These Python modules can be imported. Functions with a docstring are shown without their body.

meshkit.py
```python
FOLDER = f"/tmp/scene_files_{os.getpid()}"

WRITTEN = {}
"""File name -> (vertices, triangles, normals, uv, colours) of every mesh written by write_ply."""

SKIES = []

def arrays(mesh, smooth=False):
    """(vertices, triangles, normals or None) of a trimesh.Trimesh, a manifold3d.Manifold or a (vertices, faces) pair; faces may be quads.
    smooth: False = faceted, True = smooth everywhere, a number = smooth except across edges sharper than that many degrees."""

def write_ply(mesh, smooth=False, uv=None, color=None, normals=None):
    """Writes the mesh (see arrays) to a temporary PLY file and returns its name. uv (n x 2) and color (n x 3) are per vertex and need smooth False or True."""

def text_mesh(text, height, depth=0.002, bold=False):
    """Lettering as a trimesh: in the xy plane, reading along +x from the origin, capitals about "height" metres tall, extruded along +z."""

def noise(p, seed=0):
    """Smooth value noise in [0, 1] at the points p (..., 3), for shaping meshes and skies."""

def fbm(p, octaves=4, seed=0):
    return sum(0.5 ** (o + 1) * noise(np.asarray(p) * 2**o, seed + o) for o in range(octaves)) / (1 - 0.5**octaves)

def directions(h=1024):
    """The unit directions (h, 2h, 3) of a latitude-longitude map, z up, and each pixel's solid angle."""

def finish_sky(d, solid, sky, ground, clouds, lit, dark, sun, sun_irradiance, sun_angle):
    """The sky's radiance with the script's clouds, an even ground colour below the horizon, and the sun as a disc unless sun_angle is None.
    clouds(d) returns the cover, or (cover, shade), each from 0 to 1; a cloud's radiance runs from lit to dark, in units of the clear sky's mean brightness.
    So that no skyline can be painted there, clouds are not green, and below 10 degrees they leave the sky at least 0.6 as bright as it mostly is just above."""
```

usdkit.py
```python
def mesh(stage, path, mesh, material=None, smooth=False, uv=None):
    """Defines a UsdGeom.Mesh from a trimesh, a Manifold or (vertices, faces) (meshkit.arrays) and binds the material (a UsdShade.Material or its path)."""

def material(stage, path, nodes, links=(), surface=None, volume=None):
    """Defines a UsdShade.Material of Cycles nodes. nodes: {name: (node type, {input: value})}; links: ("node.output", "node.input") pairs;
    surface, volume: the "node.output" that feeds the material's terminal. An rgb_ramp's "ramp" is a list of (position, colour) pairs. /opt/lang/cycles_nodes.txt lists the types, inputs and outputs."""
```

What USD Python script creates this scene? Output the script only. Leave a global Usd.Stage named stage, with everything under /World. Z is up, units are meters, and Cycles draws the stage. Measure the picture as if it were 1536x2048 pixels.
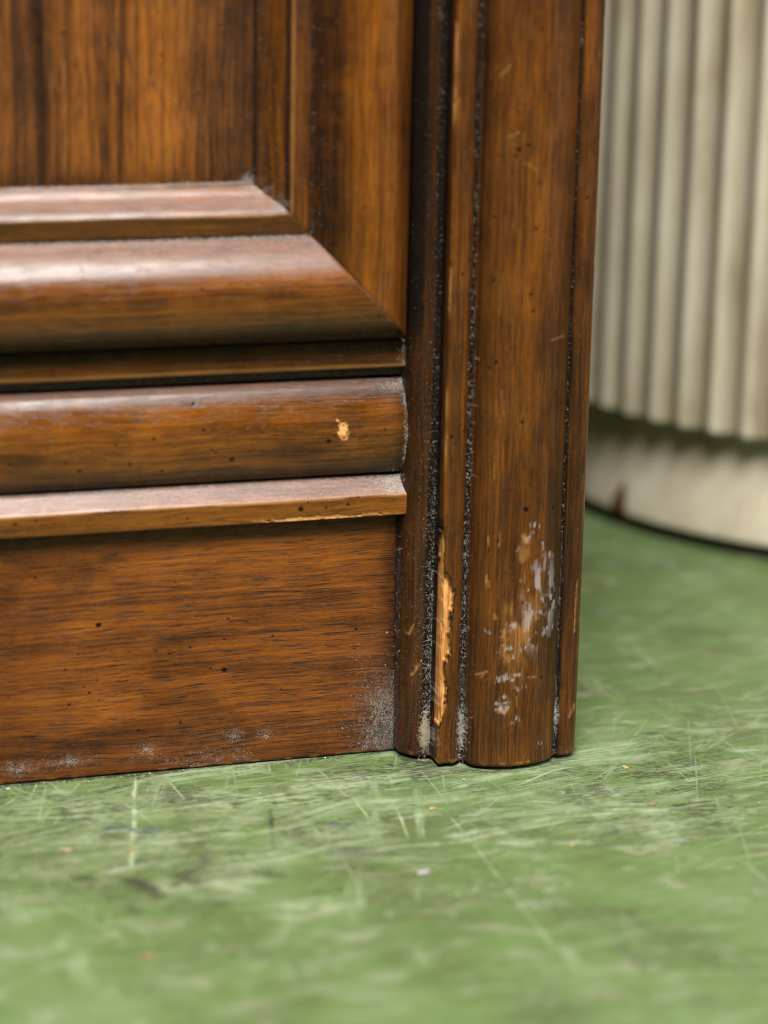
import math
import numpy as np
import trimesh
import usdkit, meshkit
from shapely.geometry import Polygon, LineString
from shapely import contains_xy, distance, points as shp_points
from pxr import Usd, UsdGeom, UsdLux, UsdShade, Sdf, Gf, Vt

stage = Usd.Stage.CreateInMemory()
UsdGeom.SetStageUpAxis(stage, UsdGeom.Tokens.z)
UsdGeom.SetStageMetersPerUnit(stage, 1.0)
world = UsdGeom.Xform.Define(stage, '/World')
UsdGeom.Scope.Define(stage, '/World/Looks')
T = Sdf.ValueTypeNames

# ---------------------------------------------------------------- camera
YAW, PITCH, ROLL = np.radians([16.80, 15.476, 1.138])
CAM = np.array([-0.2486, -0.8070, 0.3232])
fwd = np.array([math.sin(YAW) * math.cos(PITCH), math.cos(YAW) * math.cos(PITCH), -math.sin(PITCH)])
rgt = np.array([math.cos(YAW), -math.sin(YAW), 0.0])
upv = np.cross(rgt, fwd)
cr_, sr_ = math.cos(ROLL), math.sin(ROLL)
rgt, upv = cr_ * rgt + sr_ * upv, -sr_ * rgt + cr_ * upv
cam = UsdGeom.Camera.Define(stage, '/World/camera')
cam.AddTransformOp().Set(Gf.Matrix4d(*rgt, 0, *upv, 0, *(-fwd), 0, *CAM, 1))
cam.CreateHorizontalApertureAttr(24.0)
cam.CreateVerticalApertureAttr(32.0)
cam.CreateFocalLengthAttr(24.0 * 5000 / 1536)
cam.CreateFStopAttr(3.8)
cam.CreateFocusDistanceAttr(0.886)
cam.CreateClippingRangeAttr(Gf.Vec2f(0.05, 50))
cam.CreateExposureAttr(0.0)

# ---------------------------------------------------------------- lamps (studio softboxes)
def rect_light(name, pos, target, w, h, intensity, color=(1, 1, 1)):
    L = UsdLux.RectLight.Define(stage, '/World/' + name)
    L.CreateWidthAttr(w); L.CreateHeightAttr(h); L.CreateIntensityAttr(intensity)
    L.CreateColorAttr(Gf.Vec3f(*color))
    pos, target = np.array(pos, float), np.array(target, float)
    z = pos - target; z /= np.linalg.norm(z)
    x = np.cross([0, 0, 1.0], z)
    x = x / np.linalg.norm(x) if np.linalg.norm(x) > 1e-6 else np.array([1.0, 0, 0])
    y = np.cross(z, x)
    L.AddTransformOp().Set(Gf.Matrix4d(*x, 0, *y, 0, *z, 0, *pos, 1))

rect_light('key_softbox', (-0.22, -0.90, 1.52), (0.0, 0.0, 0.1), 1.0, 0.80, 31.0, (1.0, 0.98, 0.95))
rect_light('side_softbox', (2.0, -1.5, 1.1), (0.05, 0.0, 0.1), 1.5, 1.6, 2.5, (1.0, 0.96, 0.90))

HOLES_PILASTER = [(36.9, 258.3), (33.7, 220.7), (38.0, 208.0), (27.0, 198.7), (23.8, 196.6), (45.2, 237.2), (38.8, 232.9), (24.5, 217.3), (29.9, 217.3), (30.5, 219.2), (17.4, 181.4), (14.8, 176.9), (57.7, 201.8), (57.2, 179.3), (37.5, 192.9), (36.4, 170.7), (24.2, 175.1), (37.3, 165.0), (23.6, 145.4), (25.7, 147.5), (23.2, 130.0), (18.3, 128.9), (24.0, 122.9), (34.9, 126.9), (32.0, 102.9), (37.3, 95.8), (48.3, 95.3), (12.5, 120.7), (17.1, 122.8), (5.9, 106.9), (47.5, 136.2), (44.8, 145.7), (31.4, 73.3), (28.1, 84.6), (45.9, 33.6)]
HOLES_BASE = [(-106.2, 55.7), (-62.1, 36.0), (-74.3, 45.1), (-104.2, 47.1), (-73.1, 61.3), (-71.7, 58.6), (-71.7, 56.3), (-54.1, 53.1), (-117.8, 40.5), (-113.4, 45.7), (-106.9, 35.6), (-111.7, 33.6), (-106.6, 28.4), (-90.5, 28.6), (-86.3, 44.6), (-95.6, 45.1), (-41.6, 59.6), (-54.9, 67.9), (-79.5, 69.1), (-14.4, 47.3), (-15.0, 40.2), (-62.1, 47.2), (-60.7, 54.6), (-44.8, 47.2), (-41.4, 27.0), (-94.4, 18.1), (-92.8, 16.2), (-137.6, 31.9), (-116.7, 27.6), (-105.5, 76.4), (-134.1, 67.4), (-25.3, 42.3), (-78.1, 53.3), (-67.0, 36.8), (-77.7, 17.7), (-73.8, 9.4), (-109.8, 31.4), (-81.5, 43.4), (-127.5, 74.0), (-139.2, 65.4)]
HOLES_BEAD = [(-27.0, 117.9), (-60.8, 113.2), (-67.7, 116.9), (-66.5, 115.9), (-100.9, 120.4), (-123.5, 120.5), (-136.1, 117.7), (-135.9, 115.4), (-24.8, 112.7), (-16.0, 118.0), (-84.9, 110.1), (-50.2, 131.5), (-87.9, 121.8), (-80.7, 119.0), (-92.6, 110.4), (-95.8, 113.2), (-70.8, 123.9), (-7.0, 121.0), (-73.8, 132.4), (-112.9, 111.8), (-117.5, 114.9), (-55.9, 126.3)]
HOLES_LEDGE = [(-36.7, 94.4), (-128.0, 95.8), (-34.1, 96.7), (-27.7, 94.4), (-76.5, 93.5), (-19.9, 95.0), (-47.8, 91.0), (-16.2, 97.4), (-134.9, 94.9), (-101.3, 97.2)]
HOLES_DOOR = [(-73.7, 174.2), (-58.5, 175.2), (-13.2, 162.9), (-123.2, 196.0), (-20.0, 226.5), (-4.4, 224.8), (-4.1, 213.0), (-19.0, 199.6)]
HOLES_PANEL = [(-84.8, 262.0), (-83.6, 260.6), (-98.9, 259.5), (-83.7, 248.4), (-128.9, 240.6), (-125.1, 225.8), (-129.8, 226.8), (-115.4, 255.6), (-75.4, 242.2), (-71.4, 235.6), (-64.3, 257.6), (-136.3, 226.8), (-108.3, 250.8)]
RAW_BEAD = [(-22.2, 121.3), (-24.0, 125.2)]
CHIP = [(10.1, 91.4), (10.7, 82.1), (11.1, 72.1), (13.2, 71.0), (13.3, 67.8), (15.2, 65.9), (14.9, 62.9), (14.2, 58.2), (14.2, 53.5), (13.8, 49.9), (14.5, 46.3), (14.1, 40.9), (12.6, 39.2), (12.1, 36.3), (12.8, 32.0), (13.8, 30.1), (13.2, 25.9), (13.1, 19.8), (11.7, 18.1), (10.4, 15.2)]
STROKES_PILASTER = [('s', [(45.0, 79.3), (47.3, 79.0), (48.2, 75.6), (47.0, 69.3)], 1.1), ('s', [(47.2, 65.1), (46.1, 60.5), (44.9, 58.3)], 2.2), ('s', [(50.1, 60.9), (49.8, 58.3)], 0.8), ('s', [(38.1, 61.8), (39.3, 59.7), (41.6, 58.2), (40.3, 56.6)], 1.6), ('s', [(38.5, 57.3), (38.7, 52.0), (40.0, 48.9)], 0.7), ('s', [(33.6, 53.8), (36.0, 53.9)], 1.4), ('s', [(34.8, 54.6), (34.9, 52.5)], 1.2), ('s', [(24.7, 52.5), (26.9, 51.3)], 0.5), ('s', [(29.5, 45.4), (33.3, 46.0)], 1.1), ('s', [(29.9, 42.7), (34.6, 42.1)], 0.9), ('s', [(44.5, 50.6), (48.6, 51.4)], 1.5), ('s', [(38.1, 45.1), (41.8, 45.7)], 0.9), ('s', [(27.7, 34.5), (32.0, 35.4), (36.9, 35.6)], 1.2), ('s', [(30.4, 33.7), (34.9, 33.9)], 0.6), ('s', [(35.6, 31.2), (38.9, 31.4)], 0.8), ('s', [(36.2, 29.9), (36.6, 29.3)], 0.6), ('s', [(31.7, 27.1), (31.6, 22.2)], 1.5), ('s', [(30.1, 25.2), (33.4, 25.6)], 1.0), ('s', [(29.6, 23.1), (33.5, 24.1)], 0.8), ('s', [(35.1, 18.5), (38.4, 19.2)], 1.3), ('s', [(38.4, 85.0), (40.1, 86.7)], 1.5), ('s', [(39.4, 90.2), (43.3, 88.9)], 0.9), ('s', [(35.2, 84.6), (35.1, 81.1)], 0.5), ('s', [(44.2, 83.3), (44.3, 80.3)], 0.6), ('s', [(36.6, 70.5), (39.7, 66.7)], 0.6), ('s', [(44.9, 33.1), (45.1, 33.0)], 0.4), ('s', [(46.3, 9.3), (46.4, 9.1)], 0.7), ('r', [(31.5, 51.7), (31.6, 48.7), (32.1, 41.5)], 3.2), ('r', [(27.8, 58.1), (28.1, 56.9)], 1.4), ('r', [(22.7, 35.7), (26.0, 37.1)], 0.7), ('r', [(24.1, 34.7), (25.5, 37.1)], 0.7), ('r', [(24.9, 72.0), (24.9, 67.3)], 0.7), ('r', [(25.5, 70.4), (25.7, 68.0)], 0.5), ('r', [(25.1, 86.4), (25.2, 82.9)], 0.35), ('r', [(28.5, 87.5), (28.4, 82.9)], 0.45), ('r', [(36.9, 86.6), (37.9, 84.5)], 2.2), ('r', [(36.3, 28.1), (36.5, 23.9)], 0.4), ('r', [(40.6, 34.7), (42.9, 34.5)], 0.6), ('r', [(30.7, 22.8), (32.9, 22.6)], 1.6), ('r', [(1.9, 47.3), (2.6, 47.0), (3.8, 50.9)], 0.6), ('r', [(3.8, 32.2), (5.8, 36.0)], 1.2), ('r', [(60.1, 66.7), (59.8, 57.7), (59.8, 48.0)], 1.0), ('r', [(59.0, 16.4), (60.6, 17.9), (60.8, 20.4)], 1.3), ('r', [(59.1, 17.6), (60.8, 20.4)], 0.8), ('r', [(58.1, 0.8), (60.6, 1.2)], 0.8), ('r', [(27.7, 137.5), (28.5, 129.6)], 0.45), ('r', [(27.6, 127.6), (27.5, 126.7)], 0.5), ('r', [(26.2, 112.4), (26.1, 106.6)], 0.4), ('r', [(45.0, 154.6), (49.8, 155.5)], 0.8), ('r', [(60.9, 104.5), (60.4, 99.9)], 0.8), ('r', [(24.1, 242.9), (27.8, 247.3)], 0.45), ('r', [(27.1, 223.5), (29.0, 223.7)], 0.9), ('r', [(29.6, 224.2), (30.2, 225.0)], 0.6), ('r', [(32.9, 214.7), (35.2, 213.9), (36.5, 212.7)], 0.9), ('r', [(12.0, 235.4), (11.5, 233.5)], 1.0), ('r', [(60.1, 249.0), (60.9, 250.1)], 1.2)]
FLOOR_SCRATCHES = [([(-94.3, -1.8), (-103.0, -44.8), (-111.1, -82.8)], 1.48, 0.75), ([(-145.5, -31.0), (-120.7, -32.7), (-86.9, -34.2), (-60.3, -31.6), (-10.7, -25.4), (9.0, -20.9)], 0.65, 0.85), ([(-145.2, -28.9), (-118.4, -33.9), (-78.6, -35.6)], 1.48, 0.35), ([(-121.0, -1.3), (-132.4, -35.4)], 0.28, 0.7), ([(-128.1, 0.4), (-139.6, -33.6)], 0.28, 0.6), ([(-84.6, -1.8), (-81.9, -28.6)], 0.37, 0.5), ([(-105.5, -14.6), (-96.3, -46.5), (-94.3, -76.8)], 0.28, 0.5), ([(-27.4, -31.4), (-24.7, -61.9)], 0.37, 0.5), ([(1.7, -84.9), (-27.6, -82.5), (-54.6, -79.4), (-85.3, -79.1)], 1.3, 0.6), ([(61.5, -29.2), (50.4, -31.0), (36.1, -39.7), (18.6, -55.6), (4.0, -70.1)], 0.74, 0.75), ([(1.3, -59.3), (1.7, -79.5), (0.8, -124.7), (-0.2, -172.5)], 0.65, 0.5), ([(-13.6, -44.2), (-15.4, -62.0), (-18.0, -78.9)], 0.65, 0.7), ([(-2.0, -35.2), (-7.8, -57.1), (-14.1, -79.9)], 2.41, 0.5), ([(4.3, -69.1), (-10.3, -76.5)], 0.37, 0.6), ([(4.0, -70.1), (23.4, -60.2)], 0.37, 0.5), ([(3.5, -82.1), (14.7, -99.8), (31.1, -122.3)], 0.56, 0.4), ([(46.3, -101.3), (58.7, -102.2)], 0.74, 0.6), ([(39.2, -48.9), (47.3, -52.1)], 2.41, 0.6), ([(30.2, -56.1), (43.6, -59.4)], 2.04, 0.45), ([(52.5, -69.7), (81.5, -74.9)], 1.67, 0.5), ([(-24.2, -70.9), (-21.1, -42.3)], 0.93, 0.3), ([(-39.2, -94.6), (-54.1, -135.6)], 5.56, 0.35), ([(-13.2, -22.8), (-26.1, -63.8)], 3.7, 0.4), ([(-151.8, -86.5), (-148.2, -113.7)], 7.41, 0.45), ([(-135.3, -131.3), (-140.8, -150.5), (-134.2, -162.1), (-123.6, -159.8)], 5.56, 0.45), ([(-99.8, -138.5), (-93.5, -154.0)], 3.7, 0.35), ([(-84.7, -158.0), (-79.3, -166.1), (-70.3, -163.3)], 3.7, 0.4), ([(-66.2, -115.6), (-77.8, -142.3)], 4.63, 0.35), ([(-45.0, -56.9), (-45.1, -76.5)], 2.41, 0.4), ([(-107.1, -75.7), (-80.3, -80.3)], 3.7, 0.3), ([(82.9, -120.9), (82.9, -139.2)], 2.22, 0.35), ([(-51.0, -161.4), (-0.2, -172.5), (35.3, -183.2)], 1.48, 0.25), ([(29.2, -154.7), (26.1, -168.5)], 2.78, 0.35), ([(102.5, -43.7), (109.9, -52.9)], 1.3, 0.35), ([(-35.6, -136.5), (-24.3, -133.7)], 1.85, 0.3), ([(-108.6, 48.8), (-109.0, 46.3)], 0.09, 0.1), ([(80.1, 17.1), (104.6, 2.9), (121.3, -12.0)], 1.67, 0.45), ([(114.5, -18.3), (130.1, -37.7)], 1.3, 0.3), ([(95.6, 63.0), (102.1, 31.7)], 8.33, 0.4), ([(125.9, 94.0), (134.9, 63.0)], 7.41, 0.3), ([(-144.1, -21.3), (-110.6, -23.8)], 0.46, 0.5), ([(-75.1, -19.7), (-48.9, -21.4)], 0.37, 0.45), ([(-43.7, -28.6), (-44.9, -50.2)], 0.46, 0.4), ([(-54.2, -45.7), (-53.6, -53.7)], 0.46, 0.5), ([(-13.5, -34.8), (-3.6, -34.8)], 1.11, 0.5), ([(-7.8, -15.5), (-2.3, -15.6)], 0.74, 0.4), ([(64.2, -44.2), (73.9, -31.7)], 0.28, 0.4), ([(70.1, -57.7), (77.1, -49.8)], 0.37, 0.3)]
FLOOR_DARKS = [([(-112.0, -88.6), (-105.9, -101.8)], 3.15, 0.8), ([(-56.1, -42.9), (-62.6, -74.2)], 1.3, 0.7), ([(-104.2, -93.5), (-92.3, -97.5)], 1.11, 0.5), ([(-116.3, -110.6), (-115.5, -112.7)], 3.7, 0.5), ([(-133.3, -32.9), (-121.1, -34.8)], 0.74, 0.6), ([(-140.8, -33.3), (-134.4, -34.9)], 0.74, 0.5), ([(-65.2, -15.0), (-60.9, -15.6)], 0.83, 0.6), ([(-56.3, -60.8), (-55.6, -63.1)], 1.3, 0.7), ([(-115.5, -68.5), (-113.3, -70.0)], 1.67, 0.6), ([(77.1, -72.3), (92.3, -71.3)], 1.3, 0.8), ([(94.7, -39.3), (101.3, -50.8)], 1.11, 0.7), ([(68.5, -50.1), (78.8, -50.2)], 0.93, 0.6), ([(66.4, -102.0), (72.4, -104.5)], 1.48, 0.5), ([(-9.3, -47.6), (-6.4, -52.9)], 2.22, 0.6), ([(-24.8, -72.9), (-21.0, -71.7)], 1.3, 0.6), ([(-129.2, -82.3), (-125.5, -84.2)], 2.22, 0.4), ([(19.7, -170.5), (20.4, -184.6)], 4.63, 0.45), ([(-45.6, -143.2), (-38.7, -144.0)], 1.85, 0.4), ([(-24.1, -22.6), (-14.9, -22.4)], 1.11, 0.6), ([(-4.2, -12.7), (-3.0, -18.0)], 1.11, 0.6)]
FLOOR_BLUE = [(-112.5, -45.8), (-106.4, -46.6), (-102.1, -50.5), (-95.9, -50.5)]
FLOOR_BLUE_TWO = [(-40.9, -57.9), (-33.1, -61.0)]
# ---------------------------------------------------------------- helpers
USED = {}
def numbered(parent, name):
    k = (parent, name); n = USED.get(k, 0); USED[k] = n + 1
    return f'{parent}/{name}' if n == 0 else f'{parent}/{name}_{n:03d}'

def meta(prim, label=None, category=None, group=None, kind=None):
    for k, v in (('label', label), ('category', category), ('group', group), ('kind', kind)):
        if v: prim.SetCustomDataByKey(k, v)
    return prim

ATTRS = ('hole', 'raw', 'scuff', 'dust', 'glaze_shade', 'film')
def put(name, v, f, mat, parent='/World', attrs=None, smooth=True, normals=None):
    """one Mesh prim; v in millimetres"""
    path = numbered(parent, name)
    v = np.asarray(v, float) * 0.001
    if normals is None:
        m = usdkit.mesh(stage, path, (v, f), mat, smooth=smooth)
    else:
        m = usdkit.mesh(stage, path, (v, f), mat, smooth=False)
        m.CreateNormalsAttr(Vt.Vec3fArray.FromNumpy(normals.astype(np.float32))); m.SetNormalsInterpolation('vertex')
    if attrs:
        api = UsdGeom.PrimvarsAPI(m)
        for k, a in attrs.items():
            api.CreatePrimvar(k, T.FloatArray, 'vertex').Set(Vt.FloatArray.FromNumpy(np.clip(a, 0, 1).astype(np.float32).ravel()))
    return m.GetPrim()

def thing(name, label, category, group=None):
    x = UsdGeom.Xform.Define(stage, numbered('/World', name))
    return meta(x.GetPrim(), label, category, group)

def rounded(pts, step=0.35):
    """polyline of (a, b[, corner radius]) -> evenly resampled points, arc length"""
    P = [np.array(p[:2], float) for p in pts]; R = [p[2] if len(p) > 2 else 0 for p in pts]
    out = [P[0]]
    for i in range(1, len(P) - 1):
        r = R[i]
        if r <= 0: out.append(P[i]); continue
        a, b = P[i - 1] - P[i], P[i + 1] - P[i]
        la, lb = np.linalg.norm(a), np.linalg.norm(b)
        r = min(r, la * .48, lb * .48)
        s, e = P[i] + a / la * r, P[i] + b / lb * r
        for t in np.linspace(0, 1, 7): out.append((1 - t) ** 2 * s + 2 * t * (1 - t) * P[i] + t * t * e)
    out.append(P[-1]); out = np.array(out)
    L = np.concatenate([[0], np.cumsum(np.linalg.norm(np.diff(out, axis=0), axis=1))])
    n = max(2, int(L[-1] / step) + 1)
    s = np.linspace(0, L[-1], n)
    return np.stack([np.interp(s, L, out[:, k]) for k in (0, 1)], 1), s

def grid_faces(n, m, flip=False):
    i = np.arange(n * m).reshape(n, m)
    q = np.stack([i[:-1, :-1], i[1:, :-1], i[1:, 1:], i[:-1, 1:]], -1).reshape(-1, 4)
    if flip: q = q[:, ::-1]
    return np.vstack([q[:, [0, 1, 2]], q[:, [0, 2, 3]]])

def grid_normals(V, flip=False):
    du = np.gradient(V, axis=0); dv = np.gradient(V, axis=1)
    n = np.cross(du, dv); n /= np.maximum(np.linalg.norm(n, axis=-1, keepdims=True), 1e-12)
    return -n if flip else n

def spaced(lo, hi, f0, f1, step, far=12.0):
    """coordinates from lo to hi, fine between f0 and f1"""
    a = [np.linspace(f0, f1, int((f1 - f0) / step) + 1)]
    def grow(start, end, sg):
        c, s, o = start, step, []
        while sg * (end - c) > 0:
            s = min(s * 1.18, far); c += sg * s; o.append(c)
        if o: o[-1] = end
        return np.array(o)
    return np.concatenate([grow(f0, lo, -1)[::-1], a[0], grow(f1, hi, 1)])

def nz(a, b, c=0.0, seed=0, oct=3):
    p = np.stack(np.broadcast_arrays(np.asarray(a, float) + 500, np.asarray(b, float) + 500, np.asarray(c, float) + 500), -1)
    return meshkit.fbm(p, oct, seed)

def sstep(x, a, b):
    t = np.clip((x - a) / (b - a), 0, 1); return t * t * (3 - 2 * t)

def spots(X, Z, pts, big=(), r0=0.45, seed=0):
    r = np.random.default_rng(seed); out = np.zeros(X.shape)
    for k, (px, pz) in enumerate(pts):
        rad = 1.0 if k in big else .98 * r0 * r.uniform(.6, 1.35)
        asp = r.uniform(.7, .95); an = r.uniform(-.5, .9)
        dx, dz = X - px, Z - pz
        u, w = dx * math.cos(an) + dz * math.sin(an), -dx * math.sin(an) + dz * math.cos(an)
        d = np.hypot(u, w / asp) / rad
        out = np.maximum(out, 1 - sstep(d, .75, 1.2))
    return out

def stroke(X, Z, pts, w, soft=.6, rough=.5, seed=0, freq=.8, brush=0.):
    """soft-edged ragged stroke along a polyline, 0..1, width w (full)"""
    pts = np.array(pts, float); m = w + 4
    out = np.zeros(X.shape)
    box = (X > pts[:, 0].min() - m) & (X < pts[:, 0].max() + m) & (Z > pts[:, 1].min() - m) & (Z < pts[:, 1].max() + m)
    if not box.any(): return out
    x, z = X[box], Z[box]
    d = np.full(x.shape, 1e9); per = np.zeros(x.shape); alo = np.zeros(x.shape); run = 0.
    for a, b in zip(pts[:-1], pts[1:]):
        ab = b - a; ln = max(np.hypot(*ab), 1e-6); t = np.clip(((x - a[0]) * ab[0] + (z - a[1]) * ab[1]) / ln ** 2, 0, 1)
        dd = np.hypot(x - a[0] - t * ab[0], z - a[1] - t * ab[1]); nearer = dd < d
        per = np.where(nearer, ((x - a[0]) * -ab[1] + (z - a[1]) * ab[0]) / ln, per); alo = np.where(nearer, run + t * ln, alo)
        d = np.minimum(d, dd); run += ln
    n = nz(x * freq, z * freq, 0, seed)
    d = d / (w / 2) + (n - .5) * 2 * rough
    o = 1 - sstep(d, 1 - soft, 1 + soft)
    if brush > 0:                                          # a bundle of hairlines that fades in and out along the stroke
        hair = sstep(nz(per * 1.6, alo * .05, seed, seed + 5), .34, .62)
        o = o * (1 - brush + brush * hair * (.35 + .65 * sstep(nz(alo * .12, 0, seed, seed + 6), .3, .6)))
        o = o * sstep(alo, 0, .12 * run + .01) ** .5 * sstep(run - alo, 0, .12 * run + .01) ** .5 if run > 4 else o
    out[box] = o
    return out

def inside(X, Z, poly):
    return contains_xy(Polygon(poly).buffer(0), X, Z)

# ---------------------------------------------------------------- materials
def node_chain_wood(path, axis, ramp, tilt=(0, 0, 0), seed=0.0, pore=1.0, rough=0.36, scale=1.0, coat=0.0):
    """axis: 'x' or 'z' grain direction. Positions in mm."""
    def sc(perp, along):
        k = 1000 * scale
        return (k * along, k * perp, k * perp) if axis == 'x' else (k * perp, k * perp, k * along)
    N = {
        'g': ('geometry', {}),
        'nW': ('noise_texture', {'scale': 14.0, 'detail': 2.0, 'roughness': .5}),
        'wc': ('vector_math', {'math_type': 'subtract', 'vector2': (.5, .5, .5)}),
        'wp': ('vector_math', {'math_type': 'multiply_add', 'vector2': (.006, .006, .006)}),
        'mG': ('mapping', {'scale': sc(2.6, .45), 'rotation': tilt, 'location': (3, seed, 1)}),
        'nG': ('noise_texture', {'scale': 1.0, 'detail': 3.0, 'roughness': .7}),
        't4': ('math', {'math_type': 'multiply_add', 'value2': .26, 'value3': -.13}),
        'sum2': ('math', {'math_type': 'add'}),
        'mA': ('mapping', {'scale': sc(.085, .0035), 'rotation': tilt, 'location': (seed, seed * 1.7, seed * .6)}),
        'nA': ('noise_texture', {'scale': 1.0, 'detail': 3.0, 'roughness': .55, 'distortion': .25}),
        'mB': ('mapping', {'scale': sc(.95, .020), 'rotation': tilt, 'location': (seed * 2.1, seed, 3)}),
        'nB': ('noise_texture', {'scale': 1.0, 'detail': 4.0, 'roughness': .62, 'distortion': .15}),
        'mC': ('mapping', {'scale': sc(2.7, .075), 'rotation': tilt, 'location': (9, seed, seed)}),
        'nC': ('noise_texture', {'scale': 1.0, 'detail': 2.0, 'roughness': .55, 'distortion': .1}),
        'mD': ('mapping', {'scale': (60, 60, 60), 'location': (seed, 2, 5)}),
        'nD': ('noise_texture', {'scale': 1.0, 'detail': 3.0, 'roughness': .6}),
        'mE': ('mapping', {'scale': (1000, 1000, 1000)}),
        'nE': ('noise_texture', {'scale': 2.6, 'detail': 1.5, 'roughness': .6}),
        'nF': ('noise_texture', {'scale': .55, 'detail': 3.0, 'roughness': .6}),
        't1': ('math', {'math_type': 'multiply_add', 'value2': .42, 'value3': 0.0}),
        't2': ('math', {'math_type': 'multiply_add', 'value2': .46}),
        't3': ('math', {'math_type': 'multiply_add', 'value2': .18, 'value3': -.03}),
        'ramp': ('rgb_ramp', {'ramp': ramp}),
        'pm': ('map_range', {'range_type': 'smoothstep', 'from_min': .53, 'from_max': .66, 'to_min': 0.0, 'to_max': .78 * pore}),
        'pk': ('mix_color', {'blend_type': 'mix', 'b': (.012, .0065, .004)}),
    }
    L = [('g.position', 'nW.vector'), ('nW.color', 'wc.vector1'), ('wc.vector', 'wp.vector1'), ('g.position', 'wp.vector3'), ('g.position', 'mG.vector'), ('mG.vector', 'nG.vector'), ('nG.fac', 't4.value1'), ('sum.value', 'sum2.value1'), ('t4.value', 'sum2.value2'),
         ('wp.vector', 'mA.vector'), ('mA.vector', 'nA.vector'), ('wp.vector', 'mB.vector'), ('mB.vector', 'nB.vector'),
         ('wp.vector', 'mC.vector'), ('mC.vector', 'nC.vector'), ('g.position', 'mD.vector'), ('mD.vector', 'nD.vector'),
         ('g.position', 'mE.vector'), ('mE.vector', 'nE.vector'), ('mE.vector', 'nF.vector'),
         ('nA.fac', 't1.value1'), ('nB.fac', 't2.value1'), ('t1.value', 't2.value3'), ('nD.fac', 't3.value1'),
         ('t2.value', 'sum.value1'), ('t3.value', 'sum.value2'), ('sum2.value', 'ramp.fac'),
         ('nC.fac', 'pm.value'), ('pm.result', 'pk.fac'), ('ramp.color', 'pk.a')]
    N['sum'] = ('math', {'math_type': 'add'})
    for a in ATTRS: N['a_' + a] = ('attribute', {'attribute': a})
    # glaze: dark antique stain and old dirt, plus shade painted under mouldings and in gaps
    N['glz'] = ('math', {'math_type': 'multiply_add', 'value2': .5, 'value3': -.25})
    N['glz2'] = ('math', {'math_type': 'add', 'use_clamp': True})
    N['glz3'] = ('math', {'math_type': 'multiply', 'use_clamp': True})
    L += [('nF.fac', 'glz.value1'), ('a_glaze_shade.fac', 'glz3.value1'), ('glzg.value', 'glz3.value2')]
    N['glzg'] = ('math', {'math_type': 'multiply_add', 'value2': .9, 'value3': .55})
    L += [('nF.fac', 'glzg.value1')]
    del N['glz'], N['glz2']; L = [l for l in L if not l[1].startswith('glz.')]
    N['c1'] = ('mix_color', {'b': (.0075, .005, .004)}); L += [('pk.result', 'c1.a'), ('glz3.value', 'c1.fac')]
    # raw wood
    N['rawr'] = ('rgb_ramp', {'ramp': [(.3, (.26, .095, .020)), (.47, (.58, .255, .062)), (.62, (.80, .43, .15))]})
    N['c2'] = ('mix_color', {}); L += [('nB.fac', 'rawr.fac'), ('c1.result', 'c2.a'), ('rawr.color', 'c2.b'), ('a_raw.fac', 'c2.fac')]
    # white scuffs, broken by the grain
    N['sc1'] = ('math', {'math_type': 'multiply_add', 'value2': -.5}); L += [('nC.fac', 'sc1.value1'), ('a_scuff.fac', 'sc1.value3')]
    N['sc2'] = ('map_range', {'range_type': 'smoothstep', 'from_min': -.05, 'from_max': .70, 'to_min': 0.0, 'to_max': .56}); L += [('sc1.value', 'sc2.value')]
    N['c3'] = ('mix_color', {'b': (.46, .44, .44)}); L += [('c2.result', 'c3.a'), ('sc2.result', 'c3.fac')]
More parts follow.
